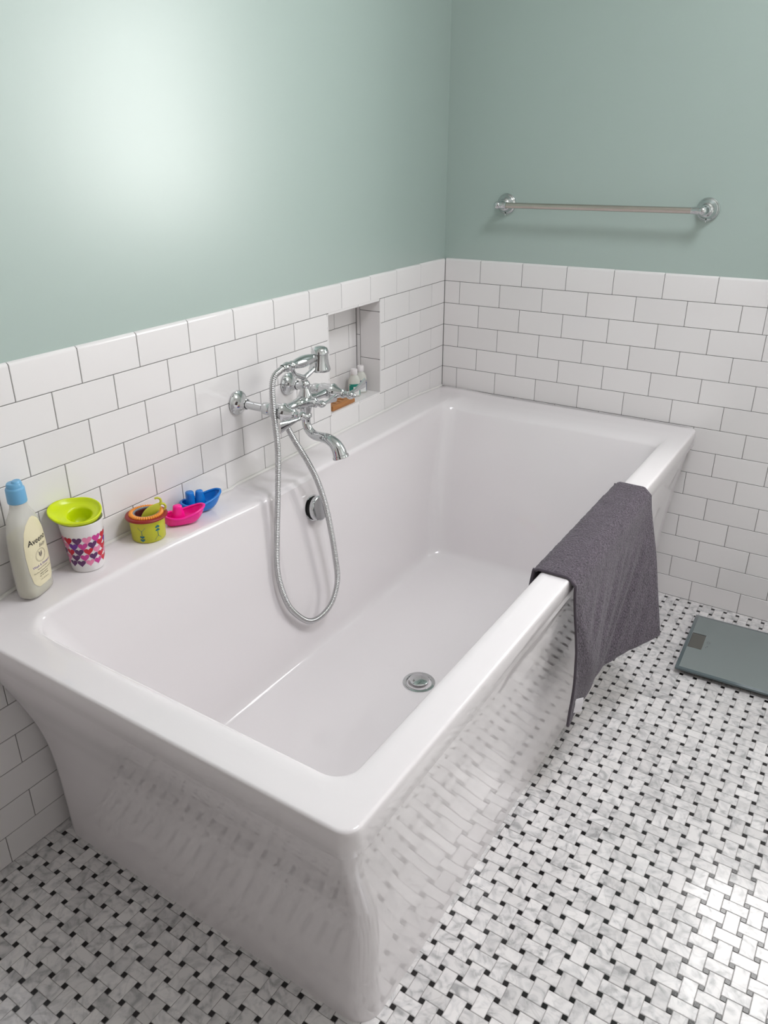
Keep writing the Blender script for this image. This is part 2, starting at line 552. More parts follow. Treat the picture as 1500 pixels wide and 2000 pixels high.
g = JT / 2
for (z0, z1, joints) in ((.9163, NZ1 - .008, [-.5465]), (.8402, .9163, [-.4694, -.6234]), (.7640, .8402, [-.5450]), (NZ0, .7640, [-.4694, -.6234])):
    ys = [NY0] + sorted(joints) + [NY1]
    for a, b_ in zip(ys, ys[1:]):
        lining(-ND - TH, -ND, a + g, b_ - g, z0 + g, z1 - g)
for ys in (NY1, NY0):
    s = 1 if ys == NY1 else -1
    ya, yb = (ys, ys + .0075) if s > 0 else (ys - .0075, ys)
    if s > 0: ya += .0002
    else: yb -= .0002
    zs = [NZ0, .8050, .9586, NZ1 - .006]
    for a, b_ in zip(zs, zs[1:]):
        lining(-.0780 + g, -.0006, ya, yb, a + g, b_ - g)
    zs = [NZ0, .8781, NZ1 - .006]
    for a, b_ in zip(zs, zs[1:]):
        lining(-ND + g, -.0780 - g, ya, yb, a + g, b_ - g)
for ya, yb in ((NY0, -.5470), (-.5470, NY1)):
    lining(-ND + .0005, -.0004, ya + g, yb - g, NZ0 - .0060, NZ0 + .0060, 'niche_sill_tile')
    lining(-ND + .0005, -.0006, ya + g, yb - g, NZ1 - .0060, NZ1 + .0040, 'niche_head_tile')

# other walls, ceiling
V, F = box(RX, RX + .1, RY - .1, .2, -.05, RZ)
tag(obj('wall_right', V, F, 'ceiling', smooth=False), 'white wall on the right outside the picture', 'wall', kind='structure')
V, F = box(-.2, RX + .1, RY - .1, RY, -.05, RZ)
tag(obj('wall_front', V, F, 'paint_back', smooth=False), 'pale wall with an added dark door behind the camera', 'wall', kind='structure')
door = tag(obj('added_door_1', *box(.62, 1.44, RY, RY + .035, .006, 2.03, .003), 'added_door_wood', smooth=False), 'added dark wooden door behind the camera, giving the chrome dark reflections', 'door', kind='structure')  # unseen door, added so the chrome reflects dark streaks
for za, zb in ((.14, .86), (1.0, 1.9)):
    for xa, xb in ((.72, .99), (1.07, 1.34)):
        obj('added_door_panel', *box(xa, xb, RY + .034, RY + .041, za, zb, .003), 'added_door_wood', door, smooth=False)
obj('added_door_knob', *lathe([(.026, 0), (.026, .006), (.011, .010), (.010, .034), (.022, .044), (.027, .056), (.022, .068), (.001, .071)], 28, (.69, RY + .035, .98), (0, 1, 0), cap1=True), 'brushed', door)
V, F = box(-.2, RX + .1, RY - .1, .2, RZ, RZ + .1)
tag(obj('ceiling', V, F, 'ceiling', smooth=False), 'plain white ceiling above the bathroom', 'ceiling', kind='structure')

# unseen flush ceiling lamp, added to brighten the back wall and tub
ADDED_LAMP = 15.5
em = M['added_lamp_glass'] = mat('added_lamp_opal_glass', S(250, 246, 240), .4)
add_bump(em, 40, .02)
em.node_tree.nodes['Principled BSDF'].inputs['Emission Color'].default_value = (.93, .94, 1.0, 1)
em.node_tree.nodes['Principled BSDF'].inputs['Emission Strength'].default_value = ADDED_LAMP
lamp = thing('added_ceiling_lamp', (1.40, -1.22, RZ), 'added round opal glass lamp on the unseen ceiling, brightening the back wall and tub', 'lamp', world=False)
lobj('added_lamp_base', lathe([(.305, 0), (.310, -.006), (.310, -.026), (.300, -.030)], 56), 'trim', lamp)
lobj('added_lamp_shade', lathe([(.298, -.020), (.290, -.042), (.255, -.062), (.190, -.078), (.100, -.087), (.001, -.090)], 56, cap1=True), 'added_lamp_glass', lamp)

# window in the back wall
win = tag(obj('window_1', *join(box(WX0 - .09, WX0, -.018, TH, WZ0 - .02, WZ1 + .10, .003), box(WX1, WX1 + .09, -.018, TH, WZ0 - .02, WZ1 + .10, .003),
                                box(WX0 - .09, WX1 + .09, -.020, TH, WZ1, WZ1 + .10, .003)), 'trim', smooth=False),
          'white cased window in the tiled back wall, right of the towel bar', 'window', kind='structure')
obj('sill', *box(WX0 - .105, WX1 + .105, -.045, .10, WZ0 - .045, WZ0 - .02, .006, 2), 'trim', win)
fr_ = .035
obj('sash_frame', *join(box(WX0, WX0 + fr_, .05, .09, WZ0 - .02, WZ1), box(WX1 - fr_, WX1, .05, .09, WZ0 - .02, WZ1), box(WX0 + fr_, WX1 - fr_, .05, .09, WZ1 - fr_, WZ1),
                        box(WX0 + fr_, WX1 - fr_, .05, .09, WZ0 - .02, WZ0 + fr_), box(WX0 + fr_, WX1 - fr_, .048, .092, (WZ0 + WZ1) / 2 - .02, (WZ0 + WZ1) / 2 + .02)), 'trim', win, smooth=False)
for za, zb in ((WZ0 + fr_, (WZ0 + WZ1) / 2 - .02), ((WZ0 + WZ1) / 2 + .02, WZ1 - fr_)):
    obj('pane', *box(WX0 + fr_, WX1 - fr_, .068, .072, za, zb), 'glass', win, smooth=False)

# ------------------------------------------------------------------ floor: basketweave marble with black dots
FZ = 0.0
V, F = box(-.05, RX, RY, .02, -.08, FZ - .0011)
floor = tag(obj('floor', V, F, 'floor_grout', smooth=False), 'grey and white marble basketweave floor with small black dots', 'floor', kind='structure')
PITCH = .0384757; FX0 = .027579; FY0 = -.0154843
dsz = .0108; LW = PITCH * 2; tl_ = (LW + 2 * dsz) / 2; tw_ = (LW - 2 * dsz) / 2; fj = .0009


def mk_mesh(name, vf, mname):
    me = bpy.data.meshes.new(name); me.from_pydata([tuple(v) for v in vf[0]], [], vf[1]); me.materials.append(M[mname])
    return me


me_h = mk_mesh('marble_tile', box(-tl_ / 2 + fj / 2, tl_ / 2 - fj / 2, -tw_ / 2 + fj / 2, tw_ / 2 - fj / 2, -.006, 0, .0009), 'marble')
me_v = mk_mesh('marble_tile', box(-tw_ / 2 + fj / 2, tw_ / 2 - fj / 2, -tl_ / 2 + fj / 2, tl_ / 2 - fj / 2, -.006, 0, .0009), 'marble')
dq = dsz / 2 - fj / 2
me_d = mk_mesh('black_dot', box(-dq, dq, -dq, dq, -.006, -.0001, .0006), 'dot')


def pix(P):
    d = Vector(P) - CP
    q = [Vector(r).dot(d) for r in RR]
    return (711.39 + 1528.437 * q[0] / q[2], 980.2586 + 1528.437 * q[1] / q[2]) if q[2] > 0 else (-9e9, 0)


def floor_seen(x, y):
    if x < -.0 or y > .0: return False
    px, py = pix((x, y, 0))
    if not (-12 < px < 1512 and -12 < py < 2012): return False
    if x < .845 and y > -1.79: return False
    if x < .885 and y < -1.60 and y > -1.79 and x < .86: return False
    if 1.06 < x < 1.36 and -.42 < y < -.12: return False        # under the bathroom scale
    return True


tiles, dots = [], []
for i in range(-1, 74):
    for j in range(-1, 100):
        dx, dy = FX0 + i * PITCH, FY0 - j * PITCH
        if dx < RX and dy > RY: dots.append((dx, dy))
        cx_, cy_ = dx + PITCH / 2, dy - PITCH / 2
        if cx_ < RX and cy_ > RY: tiles.append((cx_, cy_, (i + j) % 2))


def dist(p): return (Vector((p[0], p[1], 0)) - CP).length


seen = sorted([t for t in tiles if floor_seen(t[0], t[1])], key=dist)
near_t = seen[:300]; nset = set((t[0], t[1]) for t in near_t)
for t in near_t:
    link('marble_tile', me_v if t[2] else me_h, floor, (t[0], t[1], FZ + random.uniform(-.0002, .0002)), (random.uniform(-.004, .004), random.uniform(-.004, .004), random.uniform(-.006, .006)))
sd = sorted([d for d in dots if floor_seen(*d)], key=dist)
near_d = sd[:300]; dset = set(near_d)
for d in near_d:
    link('black_dot', me_d, floor, (d[0], d[1], FZ), (random.uniform(-.004, .004), random.uniform(-.004, .004), random.uniform(-.05, .05)))


def keep_far(x, y):     # nothing is laid under the tub
    return x > -.03 and y < .02 and not (.06 < x < .80 and -1.74 < y < -.05)


def stuff_mesh(name, src_list, mname, tint):
    V, F, T = [], [], []
    for me, x, y, z in src_list:
        k = len(V); tv = random.random()
        rx, ry = random.uniform(-.004, .004), random.uniform(-.004, .004)
        for v in me.vertices:
            V.append((x + v.co.x, y + v.co.y, z + v.co.z + rx * v.co.y - ry * v.co.x))
        for p in me.polygons:
            F.append(tuple(i + k for i in p.vertices)); T.append(tv)
    me = bpy.data.meshes.new(name); me.from_pydata(V, [], F); me.materials.append(M[mname])
    if tint:
        a = me.attributes.new('tint', 'FLOAT', 'FACE'); a.data.foreach_set('value', T)
    o = link(name, me, floor); o['kind'] = 'stuff'
    return o


stuff_mesh('marble_tile_field', [(me_v if t[2] else me_h, t[0], t[1], FZ) for t in tiles if (t[0], t[1]) not in nset and keep_far(t[0], t[1])], 'marble', True)
stuff_mesh('black_dot_field', [(me_d, d[0], d[1], FZ) for d in dots if d not in dset and keep_far(*d)], 'dot', False)

# ------------------------------------------------------------------ bathtub
TZ = .614


def rrect(xl, xr, yn, yf, r, z, ys=None, cs=8):
    pts = []
    def arc(cx, cy, a0):
        for k in range(cs + 1):
            a = a0 + PI / 2 * k / cs
            pts.append(Vector((cx + r * math.cos(a), cy + r * math.sin(a), z)))
    NX = 14
    arc(xr - r, yf - r, 0)
    for k in range(1, NX): pts.append(Vector((xr - r + (xl - xr + 2 * r) * k / NX, yf, z)))
    arc(xl + r, yf - r, PI / 2)
    for f in FR: pts.append(Vector((xl, yf - r + (yn - yf + 2 * r) * f, z)))
    arc(xl + r, yn + r, PI)
    for k in range(1, NX): pts.append(Vector((xl + r + (xr - xl - 2 * r) * k / NX, yn, z)))
    arc(xr - r, yn + r, 3 * PI / 2)
    for f in FR: pts.append(Vector((xr, yn + r - (yn - yf + 2 * r) * f, z)))
    return pts


FR = sorted(set([round(k / 24, 4) for k in range(1, 24)] + [round(.43 + .20 * k / 64, 5) for k in range(65)]))
base_r = []
prof_f = [(0, -1.812), (.1, -1.813), (.175, -1.8145), (.21, -1.8165), (.25, -1.8205), (.29, -1.8275), (.327, -1.8365), (.366, -1.849), (.405, -1.8625), (.454, -1.881), (.49, -1.893), (.53, -1.904), (.560, -1.911)]
prof_r = [(0, .861), (.1, .863), (.175, .866), (.25, .8705), (.327, .878), (.405, .887), (.454, .894), (.52, .904), (.560, .909)]
rings = []
sf = [(p.x, p.y) for p in spline([(a_, b_, 0) for a_, b_ in prof_f], 10)]
sr = [(p.x, p.y) for p in spline([(a_, b_, 0) for a_, b_ in prof_r], 10)]
for z in [.56 * k / 48 for k in range(49)]:
    t = z / .56
    yn = bezlerp(sf, z)
    rings.append(rrect(.012, bezlerp(sr, z), yn, -.018 + .004 * t, .048 - .026 * t, z))
rings.append(rrect(.010, .9125, -1.9145, -.012, .024, .5605))
rings.append(rrect(.006, .9185, -1.9255, -.008, .027, .5610))
rings.append(rrect(.004, .9205, -1.9288, -.006, .028, .5640))
rings.append(rrect(.004, .9208, -1.9290, -.006, .028, .6040))
for k in range(1, 6):
    a = PI / 2 * k / 5; q = .006 * (1 - math.cos(a))
    rings.append(rrect(.004 + q * .3, .9208 - q, -1.9290 + q, -.006 - q * .3, .028 - q * .5, .6080 + .006 * math.sin(a)))
# deck
rings.append(rrect(.020, .905, -1.912, -.030, .026, TZ))
rings.append(rrect(.085, .874, -1.880, -.080, .030, TZ))
rings.append(rrect(.112, .864, -1.866, -.105, .034, TZ))
for k in range(0, 7):
    a = PI / 2 * k / 6; h = math.sin(a); v = 1 - math.cos(a)
    rings.append(rrect(.116 + .011 * h, .863 - .011 * h, -1.864 + .020 * h, -.115 - .085 * h, .040, TZ - .0005 - .016 * v))
for k in range(1, 13):
    t = k / 12; z = .5975 + (.172 - .5975) * t
    rings.append(rrect(.127 + .070 * t, .852 - .055 * t, -1.844 + .20 * t, -.200 - .195 * t - .012 * math.sin(PI * t), .042 + .022 * t, z))
for k in range(1, 6):
    a = PI / 2 * k / 5; h = 1 - math.cos(a); v = math.sin(a)
    rings.append(rrect(.197 + .020 * h + .003 * v, .797 - .02 * h - .003 * v, -1.644 + .03 * h + .008 * v, -.395 - .06 * h - .008 * v, .064, .172 - .034 * v))
DX, DY, DZ = .520, -1.048, .133
last = rings[-1]
N = len(last)
for k in range(1, 7):
    t = k / 6.0; rg = []
    for p in last:
        ang = math.atan2(p.y - DY, p.x - DX); rd = .040
        q = Vector((DX + rd * math.cos(ang), DY + rd * math.sin(ang), DZ))
        rg.append(p.lerp(q, t))
    rings.append(rg)


def deck_z(y):
    """height of the ledge along the left wall: it falls a little towards the faucet, steps up at the faucet pad and again behind it"""
    b = bezlerp([(-1.93, .018), (-1.5, .018), (-1.17, .004), (-.2, .004), (-.05, .0)], y)
    return b + .0045 * sstep(-1.158, -1.146, y) + .0045 * sstep(-.962, -.950, y) * (1 - sstep(-.2, -.05, y))


for rg in rings:
    for p in rg:
        wz = min(1., max(0., (p.z - .15) / (.58 - .15)))
        if p.x < .5 and p.z > .15:
            side = (1 - sstep(.13, .19, p.x)) * sstep(-1.90, -1.78, p.y)
            if p.x > .008 or p.z > .56:
                p.z += deck_z(p.y) * side * wz * (1 if p.z > .45 else .6)
            if .118 < p.x < .25 and p.z < .6135:     # faucet pad and far ledge stand a little proud of the inner wall
                p.x += (.005 * sstep(-1.158, -1.146, p.y) - .006 * sstep(-.962, -.950, p.y) * (1 - sstep(-.4, -.2, p.y))) * wz
tub = thing('bathtub', (.46, -.965, 0), 'large white acrylic bathtub with flared sides standing against the tiled walls', 'bathtub')
V, F = loft(rings, True, False, True)
obj('basin', V, F, 'acrylic', tub, sharp=50)
# drain
V, F = lathe([(.043, .0), (.043, .0022), (.040, .0032), (.034, .0026), (.0315, -.001), (.030, -.010)], 40, (DX, DY, DZ))
obj('drain_ring', V, F, 'chrome', tub)
V, F = lathe([(.0005, .0135), (.012, .0133), (.0235, .0122), (.0265, .0105), (.0268, .009), (.025, .0075), (.006, .0065), (.006, -.01)], 40, (DX, DY, DZ), cap0=True)
obj('drain_cap', V, F, 'chrome', tub)
V, F = lathe([(.0301, -.0060), (.001, -.0060)], 32, (DX, DY, DZ), cap1=True)
obj('drain_hole', V, F, 'black', tub)
# overflow
OC = Vector((.1395, -.992, .531)); ON = Vector((.985, 0, .17)).normalized()
V, F = lathe([(.036, -.004), (.0375, .002), (.0365, .0055), (.033, .0065), (.031, .005)], 44, OC, ON)
obj('overflow_ring', V, F, 'chrome', tub)
V, F = lathe([(.0315, .003), (.029, .018), (.001, .018)], 40, OC, ON, cap1=True)
obj('overflow_gap', V, F, 'black', tub)
V, F = lathe([(.0335, .017), (.0350, .0185), (.0350, .0285), (.0338, .0300), (.031, .0306), (.001, .0308)], 44, OC, ON, cap0=True, cap1=True)
obj('overflow_knob', V, F, 'chrome', tub)

def deck_at(x, y):
    return TZ + deck_z(y) * (1 - sstep(.13, .19, x)) * sstep(-1.90, -1.78, y)


# caulk bead between tub ledge and tile
pts = [Vector((.0035, -1.925 + 1.915 * k / 60, deck_at(0, -1.925 + 1.915 * k / 60) + .0005)) for k in range(61)]
V, F = tube(pts, .0045, 8)
tag(obj('trim_1', V, F, 'caulk'), 'white caulk bead where the tub ledge meets the left tiles', 'caulk', kind='structure')


# ------------------------------------------------------------------ tub faucet
Y1, Y2, YC, ZA, XA = -1.1075, -.9010, -1.0042, .8405, .142
fau = thing('tub_faucet', (0, YC, ZA), 'chrome wall-mounted tub faucet with three lever handles above the tub', 'faucet')
for y in (Y1, Y2):
    V, F = lathe([(.001, .0008), (.0300, .0008), (.0315, .003), (.0310, .006), (.0285, .0075), (.0265, .009), (.021, .014), (.0165, .022), (.0142, .030), (.0138, .034), (.0120, .035)], 40, (0, y, ZA), (1, 0, 0), cap0=True)
    obj('wall_flange', V, F, 'chrome', fau)
    V, F = lathe([(.0108, .030), (.0108, .088), (.0125, .089), (.0150, .092), (.0158, .098), (.0158, .112), (.0140, .116)], 28, (0, y, ZA), (1, 0, 0))
    obj('inlet_pipe', V, F, 'chrome', fau)
# valve bodies with bonnets
for s, y in ((-1, Y1), (1, Y2)):
    V1 = lathe([(.0125, .112), (.0185, .117), (.0205, .126), (.0205, .150), (.0225, .153), (.0225, .157), (.0195, .159), (.0160, .168), (.0115, .179), (.0095, .184), (.0120, .186), (.0120, .190), (.0085, .192)], 36, (0, y, ZA), (1, 0, 0))
    obj('valve_body', *V1, 'chrome', fau)
    V1 = lathe([(.0075, .190), (.0090, .196), (.0075, .202), (.0100, .206), (.0115, .212), (.0100, .218), (.0060, .222), (.0065, .226), (.0030, .2295), (.0005, .230)], 28, (0, y, ZA), (1, 0, 0), cap1=True)
    hd = obj('handle', *V1, 'chrome', fau)
    # flat paddle lever pointing outwards
    rings_ = []
    for t, wv_, th in ((0, .0042, .0040), (.08, .0062, .0046), (.16, .0046, .0040), (.30, .0056, .0040), (.6, .0092, .0040), (.9, .0135, .0040), (1., .0140, .0036)):
        L = .006 + .072 * t; zc = ZA + s * .004 + (s * .010 * t if s > 0 else -.006 * t)
        cx_ = .212 - .006 * t
        rings_.append([Vector((cx_ + th * math.cos(a), y + s * L, zc + wv_ * math.sin(a))) for a in [2 * PI * k / 16 for k in range(16)]])
    lv = obj('lever', *loft(rings_, True, True, True), 'chrome', fau)
# cross body and centre
V, F = lathe([(.0100, -.105), (.0130, -.094), (.0112, -.088), (.0112, -.040), (.0135, -.036), (.0140, -.030), (.0165, -.020), (.0215, 0), (.0165, .020), (.0140, .030), (.0135, .036), (.0112, .040), (.0112, .088), (.0130, .094), (.0100, .105)], 32, (XA, YC, ZA), (0, 1, 0))
obj('cross_body', V, F, 'chrome', fau)
V, F = lathe([(.0125, -.046), (.0160, -.043), (.0160, -.036), (.0135, -.032), (.0155, -.022), (.0195, -.008), (.0200, .006), (.0165, .020), (.0125, .028), (.0105, .036), (.0135, .040), (.0145, .046), (.0120, .051), (.0090, .054)], 32, (XA, YC, ZA), (0, 0, 1))
obj('centre_column', V, F, 'chrome', fau)
# diverter handle in front
V, F = lathe([(.0150, .010), (.0140, .020), (.0115, .028), (.0125, .031), (.0125, .035), (.0080, .038), (.0070, .044), (.0090, .049), (.0100, .054), (.0075, .060), (.0050, .063), (.0005, .065)], 28, (XA, YC, ZA), (1, 0, 0), cap1=True)
obj('diverter', V, F, 'chrome', fau)
rings_ = []
for t, wv_, th in ((0, .0035, .0036), (.1, .0055, .0040), (.2, .0040, .0036), (.6, .0072, .0034), (.92, .0108, .0034), (1., .0112, .0030)):
    rings_.append([Vector((XA + .054 + th * math.cos(a) - .004 * t, YC + .005 + .062 * t, ZA - .002 + .002 * t + wv_ * math.sin(a))) for a in [2 * PI * k / 14 for k in range(14)]])
obj('lever', *loft(rings_, True, True, True), 'chrome', fau)
# spout
sp = spline([(XA, YC, ZA - .040), (XA, YC, ZA - .052), (XA + .002, YC, ZA - .066), (XA + .010, YC, ZA - .080), (XA + .026, YC, ZA - .089), (XA + .046, YC, ZA - .090), (XA + .068, YC, ZA - .091), (XA + .088, YC, ZA - .099), (XA + .101, YC, ZA - .113), (XA + .108, YC, ZA - .131)], 6)
rd = [bezlerp([(0, .0125), (.12, .0115), (.3, .0118), (.55, .0125), (.75, .0150), (.92, .0185), (1, .0195)], i / (len(sp) - 1)) for i in range(len(sp))]
obj('spout', *tube(sp, rd, 24), 'chrome', fau)
d = (sp[-1] - sp[-2]).normalized()
obj('spout_outlet', *lathe([(.0192, -.003), (.0215, -.002), (.0220, .004), (.0205, .0055), (.0170, .0055), (.0165, -.004)], 30, sp[-1], d), 'chrome', fau)
V, F = lathe([(.0001, .0), (.0168, .0)], 24, sp[-1] + d * .001, d, cap0=True)
obj('spout_screen', V, F, 'black', fau)
# hose nipple at the back of the left side
HN = Vector((XA - .004, -1.072, ZA - .018))
V, F = lathe([(.0110, .0), (.0110, .012), (.0090, .014), (.0090, .022)], 20, HN, (0, -.25, -1))
obj('hose_nipple', V, F, 'chrome', fau)
# cradle
ZC = ZA + .054
pr1 = spline([(XA, YC, ZC - .004), (XA, YC, ZC + .006), (XA, YC - .018, ZC + .015), (XA, YC - .036, ZC + .024), (XA, YC - .044, ZC + .036), (XA, YC - .046, ZC + .046)], 5)
pr2 = spline([(XA, YC, ZC - .004), (XA, YC, ZC + .006), (XA, YC + .020, ZC + .013), (XA, YC + .042, ZC + .021), (XA, YC + .058, ZC + .034), (XA, YC + .064, ZC + .048)], 5)
for pth in (pr1, pr2):
    obj('cradle_arm', *tube(pth, [.0075 - .0025 * i / (len(pth) - 1) for i in range(len(pth))], 14), 'chrome', fau)

# hand shower lying in the cradle, with its hose
A0 = Vector((XA, -1.088, .9445)); A1 = Vector((XA, -.948, .9440))
hsx = thing('hand_shower', (XA, YC, .944), 'chrome telephone-style hand shower with ribbed metal hose, resting in the faucet cradle', 'hand shower')
ax = (A1 - A0).normalized(); Ln = (A1 - A0).length
V, F = lathe([(.0085, 0), (.0100, .002), (.0100, .014), (.0125, .016), (.0125, .021), (.0095, .024), (.0085, .030), (.0115, .034), (.0115, .038), (.0098, .042), (.0125, .055), (.0150, .075), (.0155, .090), (.0140, .108), (.0105, .124), (.0090, .132), (.0110, .134), (.0095, .138), (.0095, Ln + .004)], 32, A0, ax)
obj('handle', V, F, 'chrome', hsx)
HA = Vector((-.04, -.03, -1)).normalized(); HB = A1 + Vector((.002, .012, .022))
V, F = lathe([(.0005, -.004), (.012, -.003), (.019, .001), (.0225, .008), (.0235, .014), (.0215, .016), (.0220, .026), (.0245, .042), (.0280, .052), (.0290, .056), (.0275, .060), (.025, .060)], 40, HB, HA, cap0=True)
hh = obj('shower_head', V, F, 'chrome', hsx)
V, F = lathe([(.0255, .0592), (.001, .0592)], 32, HB, HA, cap1=True)
obj('spray_face', V, F, 'white_plastic', hsx)
hose_px = [(559, 719, .142), (547, 724, .142), (536, 735, .142), (531.6, 757, .142), (534, 800, .143), (540, 850, .145), (543, 890, .147), (543, 930, .150), (542.4, 980, .155), (541, 1040, .159), (541, 1100, .167), (547, 1140, .177), (563, 1182, .190), (584, 1204, .199), (604, 1213, .207), (624, 1206, .214), (644, 1184, .220), (655, 1156, .222), (659, 1126, .220), (655, 1090, .215), (647, 1040, .207), (636, 988, .197), (620, 940, .185), (600, 900, .172), (580, 868, .158), (563, 838, .145), (553, 816, .138)]


def ray_x(px, py, X):
    d = [(px - 711.39) / 1528.437, (py - 980.2586) / 1528.437, 1.0]
    w = Vector((0, 0, 0))
    for r_, k in zip(RR, d): w += Vector(r_) * k
    return CP + w * ((X - CP.x) / w.x)


HP = [ray_x(*q) for q in hose_px]
HP[0] = A0 + ax * .004
HP.append(HN + Vector((0, -.004, -.012)))
path = resample(spline(HP, 24), .00110)
R0 = .0072
rad = [R0 + .0010 * math.cos(2 * PI * i / 4.0) for i in range(len(path))]
obj('hose', *tube(path, rad, 12), 'steel_hose', hsx, sharp=180)

# ------------------------------------------------------------------ towel bar on the back wall
TBZ = 1.2600; TBY = -.064
tb = thing('towel_bar', (.532, 0, TBZ), 'brushed metal towel bar with two round chrome brackets on the green back wall', 'towel bar')
for x in (.2190, .8450):
    V, F = lathe([(.0005, -TH), (.0310, -TH), (.0325, -.004), (.0318, .000), (.0300, .0015), (.0290, .004), (.0268, .0055), (.0262, .008), (.0245, .010), (.0225, .0165), (.0170, .0225), (.0125, .0255), (.0112, .029), (.0100, .031)], 44, (x, 0, TBZ), (0, -1, 0), cap0=True)
    fl_ = obj('bracket_flange', V, F, 'chrome', tb)
    sg = 1 if x < .5 else -1
    V, F = lathe([(.0100, .028), (.0090, .036), (.0092, .050), (.0112, .056), (.0120, .063), (.0112, .071), (.0070, .0755), (.0005, .0768)], 30, (x, 0, TBZ), (0, -1, 0), cap1=True)
    obj('bracket_post', V, F, 'chrome', tb)
    V, F = lathe([(.0005, -.0125), (.0050, -.0118), (.0090, -.0085), (.0112, -.003), (.0112, .003), (.0104, .008), (.0104, .022), (.0096, .024), (.0096, .030)], 28, (x, TBY, TBZ), (sg, 0, 0), cap0=True)
    obj('bar_socket', V, F, 'chrome', tb)
    V, F = lathe([(.0024, .0), (.0024, .0045), (.0012, .0052)], 12, (x, -.006, TBZ - .0300), (0, 0, -1), cap1=True)
    obj('set_screw', V, F, 'chrome', tb)
V, F = lathe([(.0088, 0), (.0088, .8450 - .2190 - .044)], 28, (.2190 + .022, TBY, TBZ), (1, 0, 0))
obj('bar', V, F, 'brushed', tb)

# ------------------------------------------------------------------ towel over the tub rim
tw = thing('towel', (.90, -.86, TZ), 'dark grey terry hand towel hung over the outer rim of the tub', 'towel')
NU, NV = 110, 120


def towel_pt(u, v):
    """u: 0 near edge .. 1 far edge; v: 0 inner hem .. 1 outer hem (arc length along the drape)"""
    ya = -1.132 + .550 * u
    tk = .0045
    # drape profile: inside hang, over the rim, outside hang
    inner, top = .12, .080
    outer = bezlerp([(0, .372), (.03, .360), (.08, .345), (.3, .342), (.55, .345), (.8, .352), (1, .362)], u)
    s = v * (inner + top + outer)
    if s < inner:
        q = (inner - s); x = .846 - tk - q * .12; z = TZ + .002 - q
        return Vector((x, ya, z))
    s -= inner
    if s < top:
        t = s / top
        x = .846 - tk + (.9208 + tk * 2 - .846) * t
        rr = .012
        edge = min(t, 1 - t) * top
        z = TZ + tk + (-(rr - edge) ** 2 / rr * .9 if edge < rr else 0)
        return Vector((x, ya, z))
    s -= top
    t = s / outer; d_ = s
    # outside: a ridge near the close edge, a valley running diagonally from the far top corner, a flare at the far bottom corner
    ur = .03 + .17 * sstep(.22, 1., t)
    uv = max(ur + .16, 1.0 - .64 * t ** .8)
    if u < ur: f = .34 + .66 * sstep(0, ur, u)
    elif u < uv: f = 1 - sstep(ur, uv, u)
    else: f = 0.
    far = max(0., (u - uv) / max(1e-3, 1 - uv))
    fold = t ** 1.1 * .036 * f * (1 - .80 * sstep(.60, 1., t)) + t ** 1.2 * .078 * far ** 1.25
    c_ = u + .62 * t
    fold += .0046 * sstep(.05, .5, t) * (1 - .5 * sstep(.75, 1., t)) * (1 - far) * (math.sin(c_ * 46) * .6 + math.sin(c_ * 27 + 1.) * .7) * sstep(ur, ur + .15, u)
    x = .9208 + tk * 2 + .0045 + .012 * sstep(0, .5, t) + fold
    y = ya - .070 * t ** 1.2 * sstep(.35, 1., u) + .012 * t * (1 - u)
    z = TZ - .012 - d_ * .985
    return Vector((x, y, z))


P = [[towel_pt(i / NU, j / NV) for i in range(NU + 1)] for j in range(NV + 1)]
# soften
for it in range(3):
    Q = [[p.copy() for p in r_] for r_ in P]
    for j in range(1, NV):
        for i in range(1, NU):
            P[j][i] = Q[j][i] * .4 + (Q[j - 1][i] + Q[j + 1][i] + Q[j][i - 1] + Q[j][i + 1]) * .15


def grid_solid(P, thick):
    nj, ni = len(P), len(P[0]); V = []; F = []
    for sgn in (1, -1):
        for j in range(nj):
            for i in range(ni):
                a = P[min(j + 1, nj - 1)][i] - P[max(j - 1, 0)][i]; b = P[j][min(i + 1, ni - 1)] - P[j][max(i - 1, 0)]
                nn = b.cross(a)
                nn = nn.normalized() if nn.length > 1e-9 else Vector((0, 0, 1))
                jit = noise.noise(P[j][i] * 140) * .0012
                V.append(P[j][i] + nn * (sgn * thick / 2 + (jit if sgn else 0)))
    o = nj * ni
    for j in range(nj - 1):
        for i in range(ni - 1):
            a = j * ni + i
            F.append((a, a + 1, a + ni + 1, a + ni)); F.append((o + a, o + a + ni, o + a + ni + 1, o + a + 1))
    for j in range(nj - 1):
        for i in (0, ni - 1):
            a = j * ni + i; F.append((a, a + ni, o + a + ni, o + a))
    for i in range(ni - 1):
        for j in (0, nj - 1):
            a = j * ni + i; F.append((a, a + 1, o + a + 1, o + a))
    return V, F


obj('towel_cloth', *grid_solid(P, .0060), 'towel', tw, sharp=180)
for edge in ([P[j][0] for j in range(0, NV + 1)], [P[j][NU] for j in range(0, NV + 1)], P[NV]):
    obj('hem', *tube(edge, .0036, 8), 'hem', tw, sharp=180)
tgp = P[NV][int(NU * .07)] + Vector((.006, -.006, .044))
wd = Vector((.62, .78, 0)) * .0105; nd = Vector((.78, -.62, 0))
V, F = loft([[tgp + wd * a + nd * (.0045 + .0012 * math.sin(k * .9)) - Vector((0, 0, .038 * k / 6)) for a in (-1, 1)] + [tgp + wd * a + nd * (.0058 + .0012 * math.sin(k * .9)) - Vector((0, 0, .038 * k / 6)) for a in (1, -1)] for k in range(7)], True, True, True)
obj('care_tag', V, F, 'tag', tw)

# ------------------------------------------------------------------ bathroom scale
SC = Vector((1.2035, -.274, 0))
sc = thing('bathroom_scale', SC, 'flat grey glass bathroom scale on the floor by the back wall', 'scale', rotz=math.radians(2.4), world=False)
hw = .165


